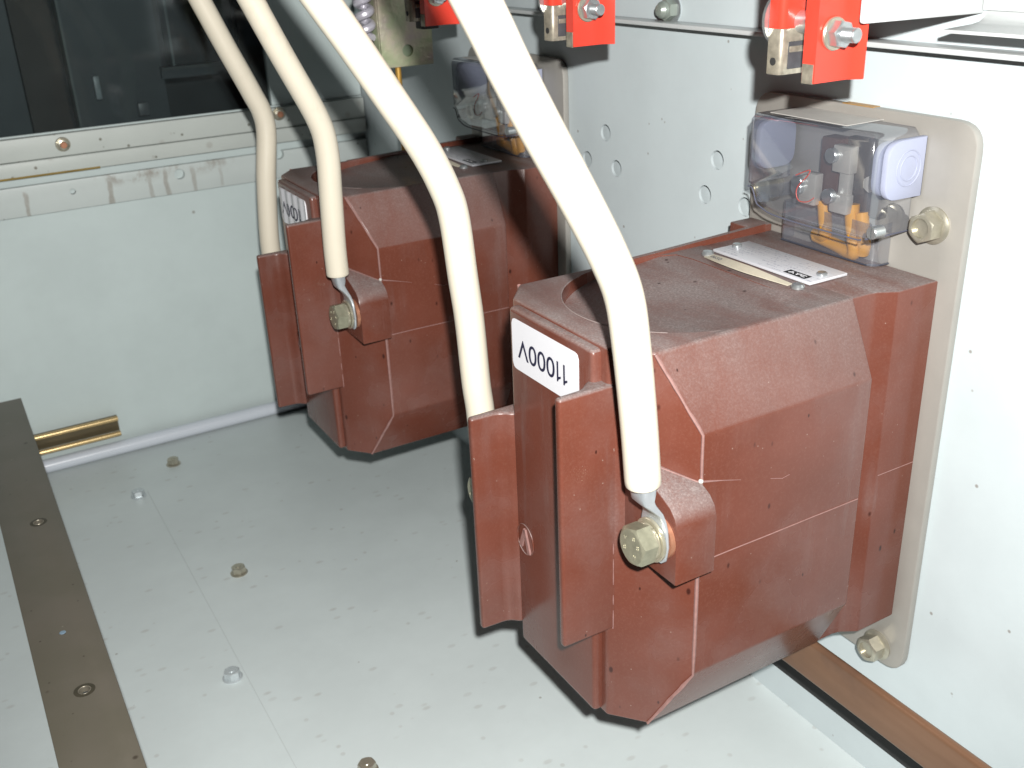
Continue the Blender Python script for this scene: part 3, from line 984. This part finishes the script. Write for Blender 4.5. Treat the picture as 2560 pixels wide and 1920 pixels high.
    for (y0, zt_, zb_) in ((-0.0090, 0.1750, 0.1370), (0.0150, 0.1560, 0.1375)):
        bm = B()
        add_box(bm, -0.0215, -0.0172, y0 - 0.0050, y0 + 0.0020, zb_, zt_, 0.0006)
        add_box(bm, -0.0235, -0.0172, y0 - 0.0068, y0 + 0.0062, zt_ - 0.0150, zt_, 0.0008)
        add_box(bm, -0.0228, -0.0172, y0 - 0.0062, y0 + 0.0066, zb_, zb_ + 0.0110, 0.0008)
        post = obj('terminal_strap', bm, 'terminal', t)
        for z in (zt_ - 0.006, zb_ + 0.0092):
            bm = B()
            add_cyl(bm, 'x', (0, y0 + 0.0055, z), 0.0042, -0.0265, -0.0225, 20, 0.0005)
            obj('terminal_screw', bm, 'bolt_silver', post)
    obj('terminal_nut', add_hex(B(), 'x', (0, -0.0260, 0.1560), 0.008, -0.0190, -0.0110), 'terminal', t)
    for pp in ([(-0.0150, -0.0128, 0.1420), (-0.0152, -0.0135, 0.1340), (-0.0140, -0.0148, 0.1230), (-0.0135, -0.0160, 0.1150), (-0.0120, -0.0120, 0.1128), (-0.0105, 0.0020, 0.1145), (-0.0110, 0.0160, 0.1165)],
               [(-0.0150, 0.0085, 0.1400), (-0.0150, 0.0070, 0.1320), (-0.0140, 0.0066, 0.1240), (-0.0125, 0.0085, 0.1185), (-0.0105, 0.0165, 0.1172)],
               [(-0.0130, -0.0180, 0.1380), (-0.0128, -0.0195, 0.1300), (-0.0115, -0.0205, 0.1200), (-0.0105, -0.0190, 0.1140)]):
        bm = B()
        add_tube(bm, catmull(pp, 6), 0.0040, 12)
        obj('orange_lead', bm, 'wire', t)
    return t

def dress_label(t, wrinkle):
    """the 11000V sticker on the end cap; wrinkled on the far transformer"""
    st = find(t, 'voltage_label')
    def off(y):
        return 0.0002 + (0.0010 * (0.5 + 0.5 * math.sin((y - 0.01) * 430)) * (1.0 if wrinkle else 0.0))
    bm = B()
    poly = rounded([(-0.0278, 0.0742), (0.0362, 0.0742), (0.0362, 0.1030), (-0.0278, 0.1030)], 0.0042, 6)
    zmin = lambda y: min(z for yy, z in [(a, b) for a, b in outline(poly, y)])
    def outline(p, y):
        hits = []
        for i in range(len(p)):
            (y0, z0), (y1, z1) = p[i], p[(i + 1) % len(p)]
            if (y0 - y) * (y1 - y) <= 0 and abs(y1 - y0) > 1e-9:
                q = (y - y0) / (y1 - y0); hits.append((y, z0 + (z1 - z0) * q))
        return hits or [(y, 0.088)]
    n = 64
    cols = []
    for k in range(n + 1):
        y = -0.0278 + 0.0640 * (0.001 + 0.998 * k / n)
        zz = [z for _, z in outline(poly, y)]
        a, b = min(zz), max(zz)
        cols.append([bm.verts.new((-LE - off(y), y, a)), bm.verts.new((-LE - off(y), y, b)), bm.verts.new((-LE + 0.0004, y, b)), bm.verts.new((-LE + 0.0004, y, a))])
    for c0, c1 in zip(cols, cols[1:]):
        for i in range(4):
            bm.faces.new((c0[i], c0[(i + 1) % 4], c1[(i + 1) % 4], c1[i]))
    bm.faces.new(cols[0]); bm.faces.new(cols[-1])
    pl = obj('sticker', bm, 'sticker', st, 40)
    put = lambda u, v, d: (-LE - off(-0.0184 + u) - 0.00012 - d, -0.0184 + u, 0.0928 - v)
    me = text_mesh('lettering', '000V', 0.0362, 0.0110, lambda u, v, d: put(0.0122 + u, v, d), 0.0001, 0.003)
    mesh_obj('lettering', me, 'ink', st, 0)
    for u0 in (0.0006, 0.0066):
        bm = B()
        poly = [(u0 + 0.0022, 0.0), (u0 + 0.0036, 0.0), (u0 + 0.0036, 0.0110), (u0 + 0.0026, 0.0110), (u0 + 0.0020, 0.0097), (u0, 0.0086), (u0, 0.0074), (u0 + 0.0022, 0.0083)]
        lo = [bm.verts.new(put(u, v, 0)) for u, v in poly]; hi = [bm.verts.new(put(u, v, 0.0001)) for u, v in poly]
        bm.faces.new(lo); bm.faces.new(list(reversed(hi)))
        for k in range(8):
            bm.faces.new((lo[k], hi[k], hi[(k + 1) % 8], lo[(k + 1) % 8]))
        obj('lettering', bm, 'ink', st, 0)

t1 = make_transformer()
t2 = copy_tree(t1)
t2.location = (0, 0.3792, 0)
dress_label(t1, False)
dress_label(t2, True)
find(t2, 'voltage_label')['label'] = 'wrinkled white voltage sticker, lettering upside down'
tag(t1, 'large brown resin current transformer in front, flat 11000V sticker and dusty top', 'transformer', 'current transformers on the back wall')
tag(t2, 'brown resin current transformer farther back, wrinkled 11000V sticker, cables crossing it', 'transformer', 'current transformers on the back wall')

# ------------------------------------------------------------------ cream sleeved cables with lugs
def make_cable(pts, lab, yb, zb, dy, r=0.0085):
    o = empty('cable', (pts[0][0], pts[0][1], pts[0][2]))
    bm = B()
    add_tube(bm, catmull(pts, 8), r, 28, round_start=True)
    obj('sleeve', at(o, bm), 'cable', o)
    # lug: palm under the bolt, S-bend, barrel going up into the sleeve
    xs, zs = pts[0][0], pts[0][2]
    path = [(-0.2033, zb - 0.0105, 0.0020, 0.0130), (-0.2033, zb - 0.0080, 0.0022, 0.0185), (-0.2033, zb, 0.0022, 0.0215), (-0.2033, zb + 0.0090, 0.0022, 0.0190), (-0.2036, zb + 0.0125, 0.0024, 0.0165), (-0.2050, zb + 0.0165, 0.0028, 0.0150),
            (xs + 0.0016, zs - 0.0105, 0.0044, 0.0138), (xs, zs - 0.0080, 0.0062, 0.0130), (xs, zs - 0.0040, 0.0082, 0.0125), (xs, zs + 0.006, 0.0095, 0.0120)]
    bm = B()
    rings = []
    n = 16
    for i, (x, z, th, w) in enumerate(path):
        a = path[max(i - 1, 0)]; b = path[min(i + 1, len(path) - 1)]
        tx, tz = b[0] - a[0], b[1] - a[1]
        l = math.hypot(tx, tz); tx /= l; tz /= l
        nx, nz = -tz, tx
        yc = yb + dy + (pts[0][1] - yb - dy) * i / (len(path) - 1)
        ring = []
        for k in range(n):
            t = 2 * math.pi * k / n
            c, s = math.cos(t), math.sin(t)
            p = 0.45
            u = math.copysign(abs(c) ** p, c) * w / 2; v = math.copysign(abs(s) ** p, s) * th / 2
            ring.append(bm.verts.new((x + nx * v, yc + u, z + nz * v)))
        rings.append(ring)
    for i in range(len(rings) - 1):
        for k in range(n):
            j = (k + 1) % n
            bm.faces.new((rings[i][k], rings[i][j], rings[i + 1][j], rings[i + 1][k]))
    bm.faces.new(rings[0]); bm.faces.new(rings[-1])
    obj('lug', at(o, bm), 'lug', o, 40)
    tag(o, lab, 'cable', 'cream cables running up from the transformers')
    return o

def lean(p, y0, k=0.0):
    z0 = 0.12
    return [(x, y0 + max(0, z - z0) * k, z) for x, z in p]
make_cable(lean([(-.2106, .0558), (-.2135, .0875), (-.2180, .1255), (-.2222, .1494), (-.2304, .1690), (-.2437, .1936), (-.2620, .2255), (-.2745, .2484), (-.2855, .2697), (-.33, .352), (-.375, .435)], -.0797),
           'cream cable bolted to the near side of the front transformer, thickest in the picture', -0.0797, 0.024, 0)
make_cable(lean([(-.2090, .0085), (-.2097, .0305), (-.2115, .0500), (-.2134, .0881), (-.2160, .1149), (-.2190, .1480), (-.2235, .1650), (-.2341, .1880), (-.2515, .2165), (-.2684, .2435), (-.2818, .2640), (-.335, .345), (-.39, .43)], .0800),
           'cream cable going down behind the left fin of the front transformer', 0.0797, -0.024, 0)
make_cable(lean([(-.2098, .0565), (-.2098, .0800), (-.2083, .1195), (-.2074, .1427), (-.2085, .1600), (-.2117, .1720), (-.2175, .1859), (-.2331, .2194), (-.2460, .2484), (-.2482, .2535), (-.29, .345), (-.33, .43)], .2995),
           'cream cable bolted to the near side of the rear transformer', -0.0797, 0.024, 0.3792)
make_cable(lean([(-.2100, .0085), (-.2115, .0368), (-.2105, .0612), (-.2066, .1029), (-.2015, .1390), (-.2030, .1565), (-.2090, .1720), (-.2166, .1901), (-.2264, .2129), (-.2403, .2471), (-.28, .345), (-.32, .43)], .4600),
           'thinnest cream cable, leftmost, going down behind the rear transformer fins', 0.0797, -0.024, 0.3792)

# ------------------------------------------------------------------ bars and rails low in the cabinet
bar = empty('steel_bar', (-0.452, 0.3, -0.14))
bm = B()
poly = [(-0.4268, 0.700), (-0.4735, 0.700), (-0.4765, -0.30), (-0.4345, -0.30)]
add_prism(bm, poly, 'z', -0.1440, -0.1400, 0.0005)
web = obj('flat', at(bar, bm), 'steelbar', bar)
bm = B()
holes = ((-0.4466, 0.4187), (-0.4506, 0.1808))
for (x, y) in holes:
    add_cyl(bm, 'z', (x, y, -0.14), 0.0036, -0.02, 0.02, 24)
cut(web, at(bar, bm))
for (x, y) in holes:
    bm = B()
    add_tube(bm, [(x + 0.0038 * math.cos(2 * math.pi * k / 24), y + 0.0038 * math.sin(2 * math.pi * k / 24), -0.1400) for k in range(25)], 0.00028, 6)
    obj('hole_burr', at(bar, bm), 'bare', bar)
    bm = B(); add_lathe(bm, [(0.0068, -0.14002), (0.0060, -0.13992)], 'z', (x, y, 0), 24)
    st_ = obj('hole_stain', at(bar, bm), plain('dark_stain', (0.075, 0.066, 0.045), 0.55, 0.1, 0.3, 200), bar)
    cut(st_, at(bar, add_cyl(B(), 'z', (x, y, -0.14), 0.0036, -0.02, 0.02, 24)))
    bm = B(); add_cyl(bm, 'z', (x, y, -0.1475), 0.0036, 0, 0.003, 20)
    obj('hole_dark_disc', at(bar, bm), 'socket', bar)  # dark disc added under each hole, painting the shade inside it
bm = B(); add_lathe(bm, [(0.0022, 0), (0.0018, 0.00025)], 'z', (-0.4530, 0.2515, -0.1399), 16)
obj('paint_fleck', at(bar, bm), plain('blue_fleck', (0.25, 0.36, 0.46), 0.4), bar)
tag(bar, 'flat olive brown steel bar with two holes raised above the floor at left', 'bar')

bm = B()
add_box(bm, -0.0550, -0.0490, -0.9, 0.70, -0.1513, -0.1217, 0.0029, 4)
tag(obj('busbar', bm, 'copper'), 'dull brown copper busbar running along the back wall below the transformers', 'busbar')

gr = empty('mounting_rail', (-0.45, FARY - 0.01, -0.21))
y0, y1 = FARY - 0.008, FARY + 0.003
for (z, name) in ((-0.2005, 'rail_lip'), (-0.2190, 'rail_lip')):
    bm = B()
    add_tube(bm, [(-0.60, y0, z), (-0.45, y0, z), (-0.3350, y0, z)], 0.0030, 14)
    obj(name, at(gr, bm), 'goldrail', gr)
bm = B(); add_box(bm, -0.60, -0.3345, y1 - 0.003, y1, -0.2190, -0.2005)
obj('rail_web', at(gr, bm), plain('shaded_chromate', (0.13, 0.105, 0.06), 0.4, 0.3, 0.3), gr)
tag(gr, 'short gold chromate mounting rail on the far wall above the pipe', 'rail')

# ------------------------------------------------------------------ hex bolts standing in the floor
def floor_bolt(mat):
    o = empty('floor_bolt', (0, 0, FZ))
    bm = B()
    add_lathe(bm, [(0.0078, 0.0), (0.0079, 0.0008), (0.0070, 0.0014)], 'z', (0, 0, 0), 24)
    obj('bolt_flange', bm, mat, o)
    bm = B()
    add_hex(bm, 'z', (0, 0, 0), 0.0112, 0.0072, 0.0012)
    obj('bolt_head', bm, mat, o, 24)
    bm = B()
    add_cyl(bm, 'z', (0, 0, 0), 0.0026, 0.0068, 0.0078, 14, 0.0003)
    obj('bolt_tip', bm, mat, o)
    return o
gold = floor_bolt('bolt_gold'); silver = floor_bolt(plain('pale_blue_zinc', (0.62, 0.68, 0.70), 0.30, 0.35, 0.2, 260))
fb_spots = [(gold, -0.2944, 0.6674, 0.2, 'yellowish hex bolt in the floor nearest the far wall'),
            (silver, -0.3435, 0.6157, 0.9, 'bright silver hex bolt in the floor at the far end of the scribed line'),
            (gold, -0.2956, 0.4150, 0.5, 'yellowish hex bolt in the middle of the floor, right of the line'),
            (silver, -0.3434, 0.2737, 0.1, 'bright silver hex bolt in the floor on the left of the line, larger one'),
            (gold, -0.2914, 0.1240, 0.7, 'yellowish hex bolt cut by the bottom edge of the picture')]
seen = set()
for src, x, y, rz, lab in fb_spots:
    o = src if src.name not in seen else copy_tree(src)
    seen.add(src.name)
    o.location = (x, y, FZ); o.rotation_euler = (0, 0, rz)
    tag(o, lab, 'bolt', 'hex bolts in the cabinet floor')

# acorn nut on the upper back wall
o = empty('dome_nut', (-0.0012, 0.1690, 0.2365))
bm = B(); add_lathe(bm, [(0.0090, 0.0), (0.0092, -0.0010), (0.0080, -0.0016)], 'x', (0, 0, 0), 24)
obj('nut_washer', bm, 'bolt_silver', o)
bm = B(); add_hex(bm, 'x', (0, 0, 0), 0.0125, -0.0075, -0.0014)
add_lathe(bm, [(0.0058, -0.0070), (0.0054, -0.0100), (0.0035, -0.0125), (0.0012, -0.0132)], 'x', (0, 0, 0), 20)
obj('nut_body', bm, plain('nut_grey', (0.32, 0.36, 0.32), 0.35, 0.4), o, 28)
tag(o, 'grey domed hex nut on the back wall above the white rail', 'nut')

# ------------------------------------------------------------------ red contact brackets
def red_bracket():
    """origin: lower front corner of the near plate; x to the wall, y deeper, z up"""
    o = empty('red_bracket', (0, 0, 0))
    # near plate: web facing the viewer, narrow front fold, thin rear lip
    bm = B()
    add_prism(bm, [(0.0, 0.0), (0.0205, 0.0), (0.0270, -0.0046), (0.0278, -0.0034), (0.0210, 0.0014), (0.0014, 0.0014), (0.0014, 0.0078), (0.0, 0.0078)], 'z', 0.0, 0.13, 0.0004)
    near = obj('near_plate', bm, 'red', o)
    bm = B(); add_box(bm, -0.0003, 0.0003, 0.0008, 0.0075, -0.0002, 0.0085, 0.0001)
    obj('worn_patch', bm, 'bare', near)
    # far plate: rounded channel, bare burnt lower end
    def chan(z0, z1):
        b = B()
        add_prism(b, rounded([(-0.0040, 0.0265), (-0.0040, 0.0180), (0.026, 0.0180), (0.026, 0.0198), (-0.0024, 0.0198), (-0.0024, 0.0265)], [0, 0.0034, 0, 0, 0.002, 0], 4), 'z', z0, z1, 0.0003)
        return b
    obj('far_plate', chan(0.0230, 0.13), 'red', o)
    tip = obj('contact_tip', chan(0.0025, 0.0230), 'bare', o)
    obj('tip_socket', add_box(B(), 0.0005, 0.022, 0.0174, 0.0182, 0.0050, 0.0172, 0.0003), 'socket', tip)
    obj('tip_band', add_box(B(), 0.0008, 0.022, 0.0168, 0.0184, 0.0125, 0.0152, 0.0003), 'bare', tip)
    bm = B(); add_cyl(bm, 'x', (0, 0.0226, 0.0085), 0.0018, -0.0043, -0.0039, 16)
    obj('rivet_hole', bm, 'hole', tip)
    bm = B(); add_cyl(bm, 'y', (0.0085, 0, 0.0255), 0.0052, 0.0014, 0.0182, 24)
    obj('spacer', bm, 'bolt_silver', o)
    bm = B(); add_cyl(bm, 'y', (0.0060, 0, 0.0265), 0.0128, 0.0268, 0.0285, 28)
    obj('back_washer', bm, 'bolt_silver', o)
    bm = B(); add_cyl(bm, 'y', (0.0098, 0, 0.0212), 0.0074, -0.0018, -0.0001, 28, 0.0004)
    nut = obj('nut_washer', bm, 'bolt_gold', o)
    bm = B(); add_hex(bm, 'y', (0.0098, 0, 0.0212), 0.0108, -0.0070, -0.0018, rot=0.2)
    obj('nut', bm, 'bolt_silver', nut, 24)
    bm = B()
    prof = [(0.0028, -0.0142), (0.0033, -0.0138)]
    for k in range(6):
        prof += [(0.0033, -0.0134 + k * 0.0012), (0.0027, -0.0128 + k * 0.0012)]
    add_lathe(bm, prof, 'y', (0.0098, 0, 0.0212), 18)
    obj('thread', bm, 'bolt_silver', nut, 20)
    return o
rb = red_bracket()
rb_spots = [(-0.1040, -0.0620, 0.2213, 'largest red bracket, right of the picture top above the front transformer'),
            (-0.1070, 0.1300, 0.2238, 'middle red bracket with burnt tip hanging between the two transformers'),
            (-0.1050, 0.3360, 0.2240, 'most distant red bracket, partly behind a cable at the picture top')]
for i, (x, y, z, lab) in enumerate(rb_spots):
    o = rb if i == 0 else copy_tree(rb)
    o.location = (x, y, z)
    tag(o, lab, 'bracket', 'red contact brackets')

# white angle bracket and shelf at the top right
o = empty('white_bracket', (0, -0.068, 0.246))
bm = B()
poly = rounded([(-0.0850, 0.2462), (-0.0015, 0.2450), (-0.0015, 0.40), (-0.0850, 0.40)], [0.002, 0, 0, 0], 3)
add_prism(bm, poly, 'y', -0.0695, -0.0680, 0.0004)
pl_ = obj('side_plate', at(o, bm), 'white', o)
cut(pl_, at(o, add_cyl(B(), 'y', (-0.0455, -0.0690, 0.2640), 0.0060, -0.01, 0.01, 24)))
bm = B()
add_box(bm, -0.0030, -0.0015, -0.30, -0.0697, 0.2465, 0.40, 0.0003)
obj('back_plate', at(o, bm), 'white', o)
tag(o, 'white painted plate bracket cut off at the top right of the picture', 'bracket')
bm = B()
prof = [(-0.0014, 0.2463), (-0.0030, 0.2440), (-0.0065, 0.2418), (-0.0120, 0.2409), (-0.0320, 0.2400), (-0.0322, 0.2385), (-0.0120, 0.2392), (-0.0050, 0.2400), (-0.0014, 0.2420)]
add_prism(bm, prof, 'y', -0.30, -0.0715, 0.0002)
tag(obj('shelf_flange', bm, 'white'), 'white folded shelf lip under the bracket at the right edge', 'flange')

# zinc plate with spring and rod behind the rear transformer
o = empty('zinc_plate', (-0.09, 0.42, 0.186))
bm = B()
add_box(bm, -0.1070, -0.0590, 0.42, 0.4230, 0.1855, 0.36, 0.0008)
zp = obj('plate', at(o, bm), 'chromate', o)
cut(zp, at(o, add_cyl(B(), 'y', (-0.0827, 0.42, 0.1984), 0.0050, -0.01, 0.02, 24)))
obj('hole_backing', at(o, add_box(B(), -0.0895, -0.0750, 0.4232, 0.4240, 0.1910, 0.2055)), plain('green_zinc', (0.34, 0.42, 0.28), 0.4, 0.2), o)
obj('side_fold', at(o, add_box(B(), -0.1072, -0.1045, 0.4232, 0.455, 0.1855, 0.36, 0.0006)), 'chromate', o)
tag(o, 'greenish zinc plated steel plate with one hole, above the rear transformer', 'plate')
bm = B()
pts = []
for k in range(12 * 24 + 1):
    a = 2 * math.pi * k / 24
    pts.append((-0.1160 + 0.0052 * math.cos(a), 0.428 + 0.0052 * math.sin(a), 0.2100 + 0.0115 * k / 24))
add_tube(bm, pts, 0.0036, 10)
tag(obj('spring', bm, 'spring'), 'grey coil spring standing left of the zinc plate', 'spring')
bm = B(); add_cyl(bm, 'z', (-0.1150, 0.428, 0.0), 0.0050, 0.190, 0.2085, 16, 0.0008)
tag(obj('spring_stop', bm, plain('dark_bronze', (0.10, 0.07, 0.05), 0.45, 0.3, 0.3, 120)), 'dark bronze stop below the coil spring', 'stop')
bm = B(); add_cyl(bm, 'z', (-0.0905, 0.4260, 0.0), 0.0026, 0.1150, 0.1875, 14)
tag(obj('rod', bm, 'rod'), 'thin brass coloured rod hanging below the zinc plate', 'rod')
o = obj('block', add_box(B(), -0.1005, -0.0865, 0.350, 0.364, 0.2205, 0.30, 0.001), 'hole')
tag(o, 'black block between the zinc plate and the distant red bracket', 'block')
